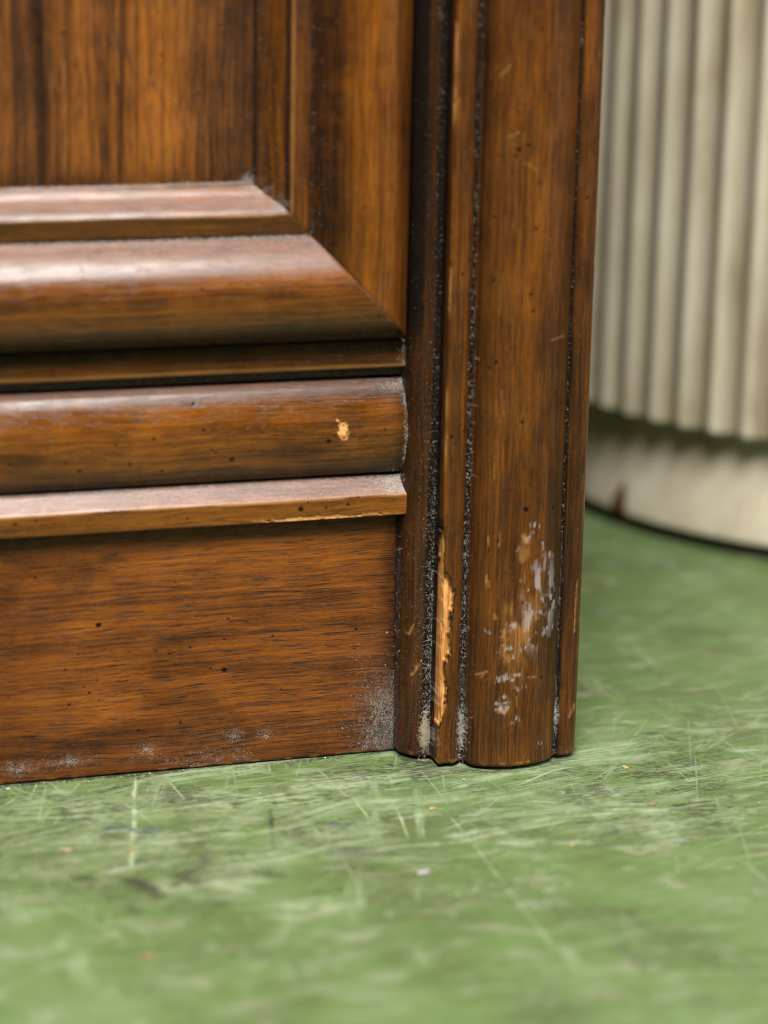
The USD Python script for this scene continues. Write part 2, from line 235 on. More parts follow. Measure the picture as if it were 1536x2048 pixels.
    N['c4'] = ('mix_color', {'b': (.006, .004, .003)}); L += [('c3.result', 'c4.a'), ('a_hole.fac', 'c4.fac')]
    # film of settled dust with a painted highlight sheen, then grains and fluff
    N['fl1'] = ('math', {'math_type': 'multiply'}); L += [('a_film.fac', 'fl1.value1'), ('flg.value', 'fl1.value2')]
    N['flg'] = ('math', {'math_type': 'multiply_add', 'value2': .7, 'value3': .3}); L += [('nF.fac', 'flg.value1')]
    N['c5'] = ('mix_color', {'b': (.44, .315, .275)}); L += [('c4.result', 'c5.a'), ('fl1.value', 'c5.fac')]
    N['d1'] = ('math', {'math_type': 'multiply_add', 'value2': .42}); L += [('a_dust.fac', 'd1.value1'), ('dmix.value', 'd1.value3')]
    N['dmix'] = ('math', {'math_type': 'multiply_add', 'value2': 1.3}); L += [('nE.fac', 'dmix.value1'), ('nF4.value', 'dmix.value3')]
    N['nF4'] = ('math', {'math_type': 'multiply_add', 'value2': .6, 'value3': -.45}); L += [('nF.fac', 'nF4.value1')]
    N['d2'] = ('map_range', {'range_type': 'smoothstep', 'from_min': .76, 'from_max': 1.02, 'to_min': 0.0, 'to_max': .85}); L += [('d1.value', 'd2.value')]
    N['c6'] = ('mix_color', {'b': (.30, .28, .25)}); L += [('c5.result', 'c6.a'), ('d2.result', 'c6.fac')]
    # roughness
    N['r1'] = ('math', {'math_type': 'multiply_add', 'value2': .22, 'value3': rough - .11}); L += [('nD.fac', 'r1.value1')]
    N['r2'] = ('mix_float', {'b': .8}); L += [('r1.value', 'r2.a'), ('a_raw.fac', 'r2.fac')]
    N['r3'] = ('mix_float', {'b': .40}); L += [('r2.result', 'r3.a'), ('a_film.fac', 'r3.fac')]
    N['r4'] = ('mix_float', {'b': .95}); L += [('r3.result', 'r4.a'), ('d2.result', 'r4.fac')]
    # relief: open pores and a little waviness
    N['h1'] = ('math', {'math_type': 'multiply', 'value2': -.75}); L += [('pm.result', 'h1.value1')]
    N['h2'] = ('math', {'math_type': 'multiply_add', 'value2': .5}); L += [('nB.fac', 'h2.value1'), ('h1.value', 'h2.value3')]
    N['h3'] = ('math', {'math_type': 'multiply_add', 'value2': 1.5}); L += [('d2.result', 'h3.value1'), ('h2.value', 'h3.value3')]
    N['bump'] = ('bump', {'strength': .55, 'distance': .00012}); L += [('h3.value', 'bump.height')]
    N['sp'] = ('mix_float', {'a': .44, 'b': .05}); N['spm'] = ('math', {'math_type': 'maximum'})
    L += [('glz3.value', 'spm.value1'), ('a_hole.fac', 'spm.value2'), ('spm.value', 'sp.fac'), ('sp.result', 'p.specular_ior_level')]
    N['p'] = ('principled_bsdf', {'coat_weight': coat, 'coat_roughness': .20})
    if coat: L.append(('bump.normal', 'p.coat_normal'))
    L += [('c6.result', 'p.base_color'), ('r4.result', 'p.roughness'), ('bump.normal', 'p.normal')]
    return usdkit.material(stage, '/World/Looks/' + path, N, L, surface='p.BSDF')

RAMP = [(0.30, (0.0143, 0.0039, 0.0008)), (0.41, (0.0403, 0.0112, 0.0013)), (0.52, (0.1025, 0.0296, 0.0018)), (0.63, (0.1722, 0.0529, 0.0030)), (0.78, (0.2520, 0.0829, 0.0055))]
RAMP_RED = [(0.30, (0.0190, 0.0052, 0.0010)), (0.41, (0.0627, 0.0165, 0.0017)), (0.52, (0.1596, 0.0420, 0.0027)), (0.63, (0.2489, 0.0697, 0.0042)), (0.78, (0.3230, 0.1000, 0.0076))]
RAMP_DOOR = [(0.30, (0.0158, 0.0045, 0.0009)), (0.41, (0.0510, 0.0145, 0.0015)), (0.52, (0.1338, 0.0389, 0.0023)), (0.63, (0.2156, 0.0662, 0.0037)), (0.78, (0.2904, 0.0976, 0.0066))]
W_POST = node_chain_wood('walnut_post', 'z', RAMP, seed=1.3, pore=.9, rough=.34)
W_STILE = node_chain_wood('walnut_stile', 'z', RAMP_DOOR, seed=7.1, pore=.75, rough=.30)
W_PANEL = node_chain_wood('walnut_panel', 'z', RAMP_DOOR, seed=4.4, pore=1.0, rough=.42, scale=.8)
W_RAIL = node_chain_wood('walnut_rail', 'x', RAMP_DOOR, seed=2.2, pore=.75, rough=.27, coat=.28)
W_BASE = node_chain_wood('walnut_base', 'x', RAMP_RED, tilt=(0, math.radians(3.0), 0), seed=5.5, pore=1.1, rough=.38)
W_SIDE = node_chain_wood('walnut_side', 'z', RAMP, seed=11.0, pore=.8, rough=.42)

def paint(path, N, L, surface='p.BSDF'): return usdkit.material(stage, '/World/Looks/' + path, N, L, surface=surface)
def plain(path, color, rough=.8, var=.25):
    return paint(path, {'g': ('geometry', {}), 'n': ('noise_texture', {'scale': 900.0, 'detail': 2.0}),
                        'r': ('rgb_ramp', {'ramp': [(.3, tuple(c * (1 - var) for c in color)), (.7, tuple(min(1, c * (1 + var)) for c in color))]}),
                        'p': ('principled_bsdf', {'roughness': rough})},
                 [('g.position', 'n.vector'), ('n.fac', 'r.fac'), ('r.color', 'p.base_color')])
M_DUST = plain('grey_dust', (.46, .44, .39), .95)
M_LINT = plain('beige_lint', (.52, .44, .30), .95)
M_TAN = plain('raw_wood_crumb', (.62, .38, .17), .8)
M_ORANGE = plain('orange_wood_crumb', (.36, .20, .10), .8)
M_WHITE = plain('white_crumb', (.37, .36, .335), .7)
M_PINK = plain('pinkish_crumb', (.36, .29, .20), .8)
M_RED = plain('reddish_crumb', (.20, .15, .06), .8)

# green painted floor, worn
FN = {
    'g': ('geometry', {}), 'mm': ('mapping', {'scale': (1000, 1000, 1000)}),
    'n1': ('noise_texture', {'scale': .018, 'detail': 4.0, 'roughness': .6}),
    'm2': ('mapping', {'scale': (.035, .24, 1), 'rotation': (0, 0, math.radians(4))}), 'n2': ('noise_texture', {'scale': 1.0, 'detail': 5.0, 'roughness': .65, 'distortion': .6}),
    'm3': ('mapping', {'scale': (.26, .80, 1), 'rotation': (0, 0, math.radians(-8)), 'location': (4, 9, 0)}), 'n3': ('noise_texture', {'scale': 1.0, 'detail': 6.0, 'roughness': .72, 'distortion': .4}),
    'n4': ('noise_texture', {'scale': .028, 'detail': 2.0, 'roughness': .5, 'distortion': .5}),
    'm5': ('mapping', {'scale': (.07, 1.5, 1), 'rotation': (0, 0, math.radians(6))}), 'n5': ('noise_texture', {'scale': 1.0, 'detail': 3.0, 'roughness': .6}),
    'm6': ('mapping', {'scale': (.05, .11, 1), 'location': (31, 7, 0), 'rotation': (0, 0, math.radians(12))}), 'n6': ('noise_texture', {'scale': 1.0, 'detail': 4.0, 'roughness': .6, 'distortion': .8}),
    'n7': ('noise_texture', {'scale': 1.1, 'detail': 4.0, 'roughness': .7}), 'gr': ('rgb_ramp', {'ramp': [(.30, (.66, .66, .60)), (.5, (1, 1, 1)), (.70, (1.0, 1.0, 1.0)), (.8, (1.0, 1.0, 1.0))]}), 'c2g': ('mix_color', {'blend_type': 'multiply', 'fac': .8}),
    's1': ('math', {'math_type': 'multiply_add', 'value2': .55, 'value3': 0.0}), 's2': ('math', {'math_type': 'multiply_add', 'value2': .45}),
    'ramp': ('rgb_ramp', {'ramp': [(.34, (0.083, 0.099, 0.037)), (.43, (0.091, 0.128, 0.041)), (.50, (0.103, 0.161, 0.048)), (.58, (0.122, 0.184, 0.065)), (.70, (0.164, 0.212, 0.107))]}),
    'pale': ('map_range', {'range_type': 'smoothstep', 'from_min': .50, 'from_max': .72, 'to_min': 0.0, 'to_max': .65}),
    'c1': ('mix_color', {'b': (.275, .285, .195)}),
    'line': ('map_range', {'range_type': 'smoothstep', 'from_min': .54, 'from_max': .70, 'to_min': 0.0, 'to_max': .5}),
    'c2': ('mix_color', {'b': (.215, .290, .150)}),
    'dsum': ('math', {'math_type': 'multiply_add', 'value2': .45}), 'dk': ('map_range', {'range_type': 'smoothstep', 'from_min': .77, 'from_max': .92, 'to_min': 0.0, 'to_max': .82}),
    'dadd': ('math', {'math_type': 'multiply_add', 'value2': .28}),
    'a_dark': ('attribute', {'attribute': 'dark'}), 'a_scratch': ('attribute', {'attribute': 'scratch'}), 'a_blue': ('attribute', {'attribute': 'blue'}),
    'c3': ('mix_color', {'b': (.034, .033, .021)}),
    'c4': ('mix_color', {'b': (.34, .41, .245)}),
    'bl': ('math', {'math_type': 'multiply'}), 'blm': ('map_range', {'from_min': .42, 'from_max': .55, 'to_min': 0.0, 'to_max': 1.0, 'clamp': True}),
    'c5': ('mix_color', {'b': (.035, .068, .10)}),
    'ro': ('math', {'math_type': 'multiply_add', 'value2': .25, 'value3': .36}),
    'h1': ('math', {'math_type': 'multiply_add', 'value2': -.5}), 'bump': ('bump', {'strength': .35, 'distance': .00025}),
    'p': ('principled_bsdf', {'specular_ior_level': .4}),
}
FL_ = [('g.position', 'mm.vector'), ('mm.vector', 'n1.vector'), ('mm.vector', 'm2.vector'), ('m2.vector', 'n2.vector'), ('mm.vector', 'm3.vector'), ('m3.vector', 'n3.vector'),
       ('mm.vector', 'n4.vector'), ('mm.vector', 'm5.vector'), ('m5.vector', 'n5.vector'), ('mm.vector', 'm6.vector'), ('m6.vector', 'n6.vector'), ('mm.vector', 'n7.vector'),
       ('n1.fac', 's1.value1'), ('n2.fac', 's2.value1'), ('s1.value', 's2.value3'), ('s2.value', 'ramp.fac'),
       ('n6.fac', 'pale.value'), ('ramp.color', 'c1.a'), ('pale.result', 'c1.fac'),
       ('n5.fac', 'line.value'), ('c1.result', 'c2.a'), ('line.result', 'c2.fac'),
       ('n4.fac', 'dsum.value1'), ('n3.fac', 'dsum.value3'), ('a_dark.fac', 'dadd.value1'), ('dsum.value', 'dadd.value3'), ('dadd.value', 'dk.value'),
       ('n7.fac', 'gr.fac'), ('c2.result', 'c2g.a'), ('gr.color', 'c2g.b'), ('c2g.result', 'c3.a'), ('dk.result', 'c3.fac'), ('c3.result', 'c4.a'), ('a_scratch.fac', 'c4.fac'),
       ('n3.fac', 'blm.value'), ('blm.result', 'bl.value1'), ('a_blue.fac', 'bl.value2'), ('c4.result', 'c5.a'), ('bl.value', 'c5.fac'),
       ('c5.result', 'p.base_color'), ('n2.fac', 'ro.value1'), ('ro.value', 'p.roughness'),
       ('dk.result', 'h1.value1'), ('n7.fac', 'h1.value3'), ('h1.value', 'bump.height'), ('bump.normal', 'p.normal')]
M_FLOOR = paint('green_floor_paint', FN, FL_)

# cream enamel of the drum
M_CREAM = paint('cream_enamel', {
    'g': ('geometry', {}), 'm': ('mapping', {'scale': (40, 40, 12)}), 'n': ('noise_texture', {'scale': 1.0, 'detail': 4.0, 'roughness': .6}),
    'r': ('rgb_ramp', {'ramp': [(.3, (.31, .255, .165)), (.47, (.47, .415, .30)), (.7, (.58, .535, .41))]}),
    'a': ('attribute', {'attribute': 'rust'}), 'n2': ('noise_texture', {'scale': 160.0, 'detail': 4.0}),
    'rm': ('math', {'math_type': 'multiply_add', 'value2': .6, 'value3': -.3}), 'ra': ('math', {'math_type': 'add'}), 'rs': ('map_range', {'range_type': 'smoothstep', 'from_min': .35, 'from_max': .65}),
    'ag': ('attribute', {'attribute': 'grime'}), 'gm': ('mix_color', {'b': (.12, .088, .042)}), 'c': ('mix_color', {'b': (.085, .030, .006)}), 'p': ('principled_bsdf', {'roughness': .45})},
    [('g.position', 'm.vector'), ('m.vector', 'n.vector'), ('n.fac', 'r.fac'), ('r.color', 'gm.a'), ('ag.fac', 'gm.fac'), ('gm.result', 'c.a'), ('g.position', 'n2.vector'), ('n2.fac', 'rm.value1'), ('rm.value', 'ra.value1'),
     ('a.fac', 'ra.value2'), ('ra.value', 'rs.value'), ('rs.result', 'c.fac'), ('c.result', 'p.base_color')])
M_DARK_RING = plain('dark_ring_black', (.012, .013, .010), .7)

# ---------------------------------------------------------------- floor
fx = spaced(-2500, 2500, -170, 140, .42, 90)
fyy = spaced(-2200, 2500, -112, 2, .5, 90)
X, Y = np.meshgrid(fx, fyy, indexing='ij')
scr = np.zeros(X.shape); drk = np.zeros(X.shape); blu = np.zeros(X.shape)
for k, (pts, w, a) in enumerate(FLOOR_SCRATCHES):
    big = w > 2.5
    s = stroke(X, Y, pts, max(w * 1.1, .7), soft=.55, rough=.6 if not big else 1.1, seed=30 + k, freq=.4 if not big else .12, brush=.85)
    brk = sstep(nz(X * .25, Y * .25, k, seed=3), .25, .55) if not big else sstep(nz(X * .35, Y * .8, k, seed=5), .35, .62)
    scr = np.maximum(scr, np.clip(s * a * (.5 + .5 * brk) * (1.5 if not big else 1.2), 0, .95))
# many small hairline scratches of the worn paint
rs = np.random.default_rng(11)
for k in range(240):
    x0, y0 = rs.uniform(-170, 150), (rs.uniform(-135, 5) if k % 3 else -abs(rs.normal(0, 28))); an = rs.choice([rs.normal(.15, .25), rs.normal(1.25, .4), rs.uniform(0, math.pi)]); ln = rs.uniform(4, 40) * (1 if abs(math.sin(an)) < .5 else 1.2)
    p1 = (x0 + ln * math.cos(an), y0 + ln * math.sin(an))
    scr = np.maximum(scr, stroke(X, Y, [(x0, y0), p1], rs.uniform(.45, .75), soft=.55, rough=.6, seed=200 + k, brush=.45) * rs.uniform(.15, .6))
for k, (pts, w, a) in enumerate(FLOOR_DARKS):
    drk = np.maximum(drk, stroke(X, Y, pts, w * 1.3, soft=.95, rough=1.0, seed=60 + k, freq=.3) * a)
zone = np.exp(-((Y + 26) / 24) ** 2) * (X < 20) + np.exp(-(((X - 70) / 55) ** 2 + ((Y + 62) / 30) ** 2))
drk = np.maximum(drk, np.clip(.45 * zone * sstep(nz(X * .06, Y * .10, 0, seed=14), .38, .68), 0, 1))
for k in range(64):                                        # fans of fine parallel scuffs
    x0, y0 = rs.uniform(-170, 140), rs.uniform(-95, 0); an = rs.normal(.12, .16); ln = rs.uniform(18, 60); w_ = rs.uniform(3, 9)
    s = stroke(X, Y, [(x0, y0), (x0 + ln * math.cos(an), y0 + ln * math.sin(an))], w_, soft=.95, rough=.9, seed=400 + k, freq=.2, brush=1.0)
    scr = np.maximum(scr, s * rs.uniform(.3, .7))
    if k % 3 == 0: drk = np.maximum(drk, .7 * np.roll(s, 6, axis=1))
post_shadow_line = [(.5, -3), (3, -9), (8.7, -11.6), (10.4, -20.5), (16.9, -20.8), (21, -23), (27.5, -27.2), (37, -29), (46, -27.6), (52.6, -23.8), (59.8, -22.4), (63.6, -19), (64.6, -8)]
drk = np.maximum.reduce([drk, .9 * stroke(X, Y, [(-300, -.4), (1, -.4)], 2.0, soft=.8, rough=1.3, seed=15, freq=.3), .95 * stroke(X, Y, post_shadow_line, 2.6, soft=.8, rough=1.3, seed=16, freq=.35)])  # dirt line and contact shadow painted along base board and post
for k in range(26):                                        # broad greyish rub marks, dragged straight
    x0, y0 = rs.uniform(-170, 120), -8 - abs(rs.normal(0, 55)); an = rs.choice([rs.normal(.1, .12), rs.normal(.1, .12), rs.normal(1.3, .25)]); ln = rs.uniform(14, 55); w_ = rs.uniform(5, 16)
    s = stroke(X, Y, [(x0, y0), (x0 + ln * math.cos(an), y0 + ln * math.sin(an))], w_, soft=.9, rough=.9, seed=600 + k, freq=.16, brush=.8)
    scr = np.maximum(scr, s * rs.uniform(.4, .75) * sstep(nz(X * .3, Y * .8, k, seed=18), .25, .6))
    if k % 2: drk = np.maximum(drk, .75 * np.roll(np.roll(s, 9, axis=1), 14, axis=0))
blu = np.maximum(stroke(X, Y, FLOOR_BLUE, 3.0, soft=.6, rough=.9, seed=8), .8 * stroke(X, Y, FLOOR_BLUE_TWO, 2.0, soft=.6, rough=.9, seed=9))
V = np.stack([X, Y, np.zeros_like(X)], -1)
N_ = np.zeros_like(V); N_[..., 2] = 1
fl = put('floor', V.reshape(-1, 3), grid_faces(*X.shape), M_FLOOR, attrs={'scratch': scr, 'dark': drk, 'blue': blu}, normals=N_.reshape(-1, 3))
meta(fl, 'worn green painted floor with pale scratches and dark scuffs', 'floor', kind='structure')

# ---------------------------------------------------------------- cabinet
CAB = thing('wooden_cabinet', 'brown antiqued walnut cabinet corner with chipped pilaster on green floor', 'cabinet')
CP = str(CAB.GetPath())
TOP, LEFT = 560.0, -470.0
ZB = .4             # the foot stands a hair above the paint

def zero(shape): return {a: np.zeros(shape) for a in ATTRS}

def upfilm(Nn, amount=.55, lo=.35, hi=.85):
    return amount * sstep(Nn[..., 2], lo, hi)

# -- pilaster: moulded corner post, profile from the base board round to the side
PIL = [(0.2, 1.5), (0.2, -1.5, 1.5), (.55, -4.9, 2), (2.7, -8.8, 2.2), (5.8, -10.9, 3), (8.4, -11.2, 1.2), (10.2, -11.5, .6), (10.6, -13, .6), (10.4, -20.0, .55), (16.9, -20.35, 1.1), (19.3, -18.2, 1.0),
       (20.6, -18.9, .5), (21.3, -22.2, 1.2), (23.5, -24.6, 3), (27.5, -26.8, 5), (33, -28.3, 6), (39.5, -28.6, 6), (45.5, -27.4, 5), (50.0, -25.3, 3), (52.6, -23.3, 1.2), (53.3, -21.4, .4), (54.2, -21.3, .4),
       (54.9, -22.3, .7), (59.8, -21.9, 2), (62.6, -19.6, 2.2), (64.2, -14.6, 1.5), (64.3, -6), (64.3, 20)]
P, S = rounded(PIL, .33)
ZP = 1.4
zz = spaced(ZP, TOP, ZP, 285, .5, 30)
V = np.zeros((len(P), len(zz), 3)); V[..., 0] = P[:, None, 0]; V[..., 1] = P[:, None, 1]; V[..., 2] = zz[None]
Nn = grid_normals(V, flip=True)
if Nn[np.argmin(P[:, 1]), 10, 1] > 0: Nn = -Nn; FLIP = True
else: FLIP = False
X, Z = V[..., 0].copy(), V[..., 2].copy(); D = -V[..., 1]
A = zero(X.shape)
front = D > 3
A['hole'] = spots(X, Z, HOLES_PILASTER, big=(9, 25), r0=.5, seed=1) * front
def near(px, w): return np.exp(-((X - px) / w) ** 2)
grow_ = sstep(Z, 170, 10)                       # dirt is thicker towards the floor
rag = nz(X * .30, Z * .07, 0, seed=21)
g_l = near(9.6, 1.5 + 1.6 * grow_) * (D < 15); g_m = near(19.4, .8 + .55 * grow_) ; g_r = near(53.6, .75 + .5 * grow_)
A['glaze_shade'] = np.clip(1.7 * np.maximum.reduce([g_l * .95, g_m * (.85 + .15 * grow_), g_r * .95]) * (.6 + .8 * rag), 0, 1)
A['glaze_shade'] = np.maximum(A['glaze_shade'], .34 * sstep(nz(X * .09, Z * .02, 0, seed=58), .5, .72)); A['glaze_shade'] = np.maximum(A['glaze_shade'], .50 * sstep(X, 31, 21) * (X > 20) * (.5 + nz(X * .1, Z * .03, 1, seed=4)))
A['glaze_shade'] = np.maximum(A['glaze_shade'], (X < 10.3) * np.clip(.42 + .28 * sstep(Z, 70, 165), 0, 1)); A['glaze_shade'] = np.maximum(A['glaze_shade'], (X < 8) * sstep(X, 6.6, 4.0) * sstep(Z, 120, 165))  # shade of the recess beside the door, painted onto the bead
A['dust'] = np.clip(np.maximum.reduce([near(9.3, 1.4 + 1.2 * grow_) * (D < 14) * (.36 + .08 * grow_), near(19.3, .9 + .8 * grow_) * (.27 + .12 * grow_), near(53.6, .5 + .3 * grow_) * (.28 + .2 * grow_)])
                    * (.4 + 1.1 * nz(X * .6, Z * .25, 2, seed=6)) * (1 - .65 * sstep(Z, 90, 180) * (X < 12)), 0, 1)
A['dust'] = np.maximum(A['dust'], (.24 - .16 * sstep(Z, 80, 180)) * (X < 10) * (nz(X * .2, Z * .03, 3, seed=7) > .35))
A['dust'] = np.maximum(A['dust'], sstep(np.hypot((X - 8.9) / 3.2, (Z - 12) / 11) + .8 * (rag - .5), 1.1, .3) * (D < 14) * .46)
A['dust'] = np.maximum(A['dust'], sstep(np.hypot((X - 19.4) / 2.3, (Z - 15) / 11) + .8 * (rag - .5), 1.1, .3) * .46)
A['dust'] = np.maximum(A['dust'], sstep(np.hypot((X - 54.0) / 1.3, (Z - 17) / 9) + .8 * (rag - .5), 1.1, .3) * .5)
for k, (kind, pts, w) in enumerate(STROKES_PILASTER):
    s = stroke(X, Z, pts, max(w * 2.4, .9) if kind == 's' else max(w * .75, .5), soft=.95, rough=1.2, seed=80 + k, freq=.9) * front
    if kind == 's': s = s * sstep(nz(X * 1.1, Z * .5, k, seed=17), .18, .85)
    key = 'scuff' if kind == 's' else 'raw'
    A[key] = np.maximum(A[key], s * (.8 if kind == 's' else .13 if np.max(np.array(pts)[:, 1]) > 95 else .30))
# faint rubbed haze on the convex face
hz = sstep(np.hypot((X - 44) / 11, (Z - 62) / 30), 1.1, .2) * sstep(nz(X * .35, Z * .16, 5, seed=9), .40, .72)
A['scuff'] = np.maximum(A['scuff'], .75 * hz * (X > 24))
A['raw'] = np.maximum(A['raw'], .26 * sstep(np.hypot((X - 38) / 9, (Z - 60) / 32), 1.1, .2) * sstep(nz(X * .3, Z * .1, 7, seed=19), .5, .75) * (X > 24))
# worn arrises
ar = np.maximum(np.exp(-((X - 10.5) / .5) ** 2) * (D > 18.5), np.exp(-((X - 63.6) / .9) ** 2) * (D > 12))
A['raw'] = np.maximum(A['raw'], ar * .45 * sstep(nz(0, Z * .06, 0, seed=31), .42, .72))
A['raw'] = np.maximum(A['raw'], .3 * sstep(Z, 3.6, 2.4) * sstep(nz(X * .5, Z * .3, 0, seed=41), .5, .72))
# the long splintered chip on the fillet's arris
left_edge = [(9.0, z) for z in (15.2, 91.4)]
chip = [(10.3 + (a - 10.3) * .95, b) for a, b in CHIP] + left_edge
jx = X + (nz(X * .9, Z * .5, 0, seed=51) - .5) * 1.8; jz = Z + (nz(X * .9, Z * .25, 0, seed=52) - .5) * 3
cm = inside(jx, jz, chip) & (D > 14.5)
A['raw'] = np.where(cm, 1.0, A['raw']); A['glaze_shade'] = np.where(cm, 0, A['glaze_shade']); A['scuff'] = np.where(cm, 0, A['scuff'])
lip = contains_xy(Polygon(chip).buffer(0).buffer(.55), jx, jz) & ~cm & (D > 14.5) & (nz(X * .7, Z * .3, 0, seed=57) > .42)
A['glaze_shade'] = np.where(lip, .8, A['glaze_shade'])
fib = nz(X * 1.6, Z * .12, 0, seed=53); sp = nz(X * .5, Z * .11, 0, seed=54)
V[..., 1] += cm * (.75 + 1.9 * sp + 1.1 * fib)
V[..., 0] += cm * np.exp(-((X - 10.5) / 1.2) ** 2) * (.5 + .9 * sp) * 1.2
ed = nz(0, Z * .4, 0, seed=55)
V -= Nn * (A['hole'] * .12)[..., None]
V -= Nn * (ar * (.12 + .5 * sstep(ed, .6, .8)))[..., None]
# uneven foot
foot = sstep(Z, 4.5, ZP); V[..., 2] += foot * .6 * (nz(X * .35, 0, 0, seed=56) - .4) * (Z < 4.5)
V -= Nn * (.7 * sstep(Z, ZP + .9, ZP))[..., None]
Nn = grid_normals(V, flip=True); Nn = -Nn if FLIP else Nn
put('pilaster', V.reshape(-1, 3), grid_faces(*X.shape, flip=not FLIP), W_POST, CP, A, normals=Nn.reshape(-1, 3))
# its end grain underneath
cap = trimesh.creation.extrude_polygon(Polygon([(max(.6, a), b) for a, b in P[::3]] + [(.6, 19)]).buffer(0).buffer(-.6), 3.0, engine='earcut'); cap.apply_translation([0, 0, ZP + .25])
put('post_core', cap.vertices, cap.faces, W_SIDE, CP, zero(len(cap.vertices)), smooth=False)

# -- mouldings running left along the front: profile given as (depth towards the viewer, height)
def run_x(name, prof, mat, holes=None, big=(), x_end=2.0, step=.33, edit=None, r0=.5, film=.5, x_fine=-152, xstep=.5):
    P, S = rounded(prof, step)
    xs = spaced(LEFT, x_end, x_fine, x_end, xstep, 25)
    V = np.zeros((len(P), len(xs), 3)); V[..., 0] = xs[None]; V[..., 1] = -P[:, None, 0]; V[..., 2] = P[:, None, 1]
    Nn = grid_normals(V); k = np.argmax(P[:, 0]); fl = Nn[k, 5, 1] > 0
    if fl: Nn = -Nn
    X, Z = V[..., 0].copy(), V[..., 2].copy()
    A = zero(X.shape)
    if holes: A['hole'] = spots(X, Z, holes, big, r0, seed=len(holes))
    A['film'] = upfilm(Nn, film) * (.75 + .5 * nz(X * .05, Z * .2, 0, seed=2))
    if edit: edit(V, X, Z, Nn, A)
    V -= Nn * (A['hole'] * .12)[..., None]
    Nn = grid_normals(V); Nn = -Nn if fl else Nn
    return put(name, V.reshape(-1, 3), grid_faces(*X.shape, flip=fl), mat, CP, A, normals=Nn.reshape(-1, 3))

def base_edit(V, X, Z, Nn, A):
    r = nz(X * .25, Z * .25, 0, seed=61)
    dc = np.hypot((X + 1.0) / 30, (Z - 9) / 46)
    A['dust'] = np.maximum(A['dust'], np.clip(1.35 * np.exp(-2.1 * dc) * (.55 + .9 * nz(X * .14, Z * .14, 0, seed=68)), 0, .8))
    A['glaze_shade'] = .85 * np.exp(-(dc / .45) ** 2) * (.4 + r)
    low = sstep(Z, 15, 3) * sstep(nz(X * .09, Z * .12, 0, seed=62), .42, .68) * (X < -25)
    A['dust'] = np.maximum(A['dust'], .55 * low)
    for cx, cz, rx, rz in ((-90.5, 9, 6, 3), (-59, 11, 5, 3.5), (-47, 10, 4, 3), (-118, 7, 12, 3.5), (-136, 6, 8, 4)):
        A['dust'] = np.maximum(A['dust'], .85 * np.exp(-np.hypot((X - cx) / rx, (Z - cz) / rz) ** 1.4) * (.5 + r))
    A['dust'] = np.maximum(A['dust'], .16 * sstep(nz(X * .03, Z * .05, 0, seed=64), .4, .7))
    A['glaze_shade'] = np.maximum.reduce([A['glaze_shade'], .75 * sstep(X, -9, 1.2) * (.6 + .7 * r), .95 * sstep(Z, 76, 97) * (.65 + .6 * r), .36 * sstep(Z, 10, 2), .9 * sstep(X, -2.4, 0), .42 * sstep(nz(X * .025, Z * .09, 0, seed=69), .48, .70), .30 * sstep(X, -110, -150)])  # besides stain, paints the shadow of the ledge along the board top
    A['raw'] = np.maximum(A['raw'], .6 * sstep(Z, ZB + 1.3, ZB + .3) * sstep(nz(X * .3, 0, 0, seed=66), .5, .68))
    V[..., 2] += (Z < ZB + .3) * .5 * (nz(X * .2, 0, 0, seed=63) - .5)
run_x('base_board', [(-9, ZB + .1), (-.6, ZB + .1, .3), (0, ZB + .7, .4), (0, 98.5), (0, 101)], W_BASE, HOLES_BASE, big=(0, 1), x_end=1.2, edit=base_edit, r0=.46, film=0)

def ledge_edit(V, X, Z, Nn, A):
    r = nz(X * .3, Z * .3, 0, seed=71)
    A['dust'] = np.maximum(A['dust'], (.85 * sstep(X, -16, 0) + .18) * sstep(Nn[..., 2], .3, .6) * (.5 + r))
    A['dust'] = np.maximum(A['dust'], .8 * sstep(Z, 101.6, 103.2) * (Nn[..., 2] > .3) * (.4 + 1.0 * r))
    A['raw'] = np.maximum(A['raw'], .85 * sstep(np.hypot((X + 28) / 27, (Z - 91) / .95) + .9 * (r - .5), 1.1, .5) * (Z < 93))
    e = np.exp(-((Z - 97.4) / .5) ** 2); A['raw'] = np.maximum(A['raw'], .35 * e * sstep(nz(X * .06, 0, 0, seed=72), .35, .6))
    V[..., 1] += .5 * (A['raw'] > .5) * (Z < 92.5)
run_x('ledge_strip', [(-3, 90.0), (5.0, 90.0), (6.1, 90.2, .5), (6.3, 97.6, .5), (.6, 103.6, .4), (-3, 103.9)], W_RAIL, HOLES_LEDGE, big=(0,), edit=ledge_edit, film=.36)

def bead_edit(V, X, Z, Nn, A):
    r = nz(X * .3, Z * .3, 0, seed=81)
    A['raw'] = np.maximum.reduce([A['raw'], stroke(X, Z, [(-22.2, 122.6), (-22.4, 120.2)], 2.9, soft=.35, rough=1.0, seed=3, freq=1.2), stroke(X, Z, [(-24, 125.2), (-23.8, 125)], .7, seed=4), .7 * stroke(X, Z, [(-20.5, 119.3), (-21, 118.5)], .9, seed=5)])
    V[..., 1] += .35 * (A['raw'] > .5)
    A['dust'] = np.maximum(A['dust'], .8 * sstep(X, -26, 0) * sstep(Z, 131.5, 136.5) * (.45 + .9 * r))
    A['dust'] = np.maximum(A['dust'], .95 * sstep(X, -1.8, 1.2) * (.5 + r))
    A['dust'] = np.maximum(A['dust'], .22 * sstep(Nn[..., 2], .3, .7))
    A['glaze_shade'] = np.maximum.reduce([.75 * sstep(Z, 110.5, 105) * (.7 + .5 * r), .7 * sstep(X, -5, .5) * (.6 + .7 * r), .35 * sstep(Z, 127, 137) * (.5 + r), .34 * sstep(nz(X * .03, Z * .12, 0, seed=82), .48, .7)])  # underside of the bead is painted darker as shade
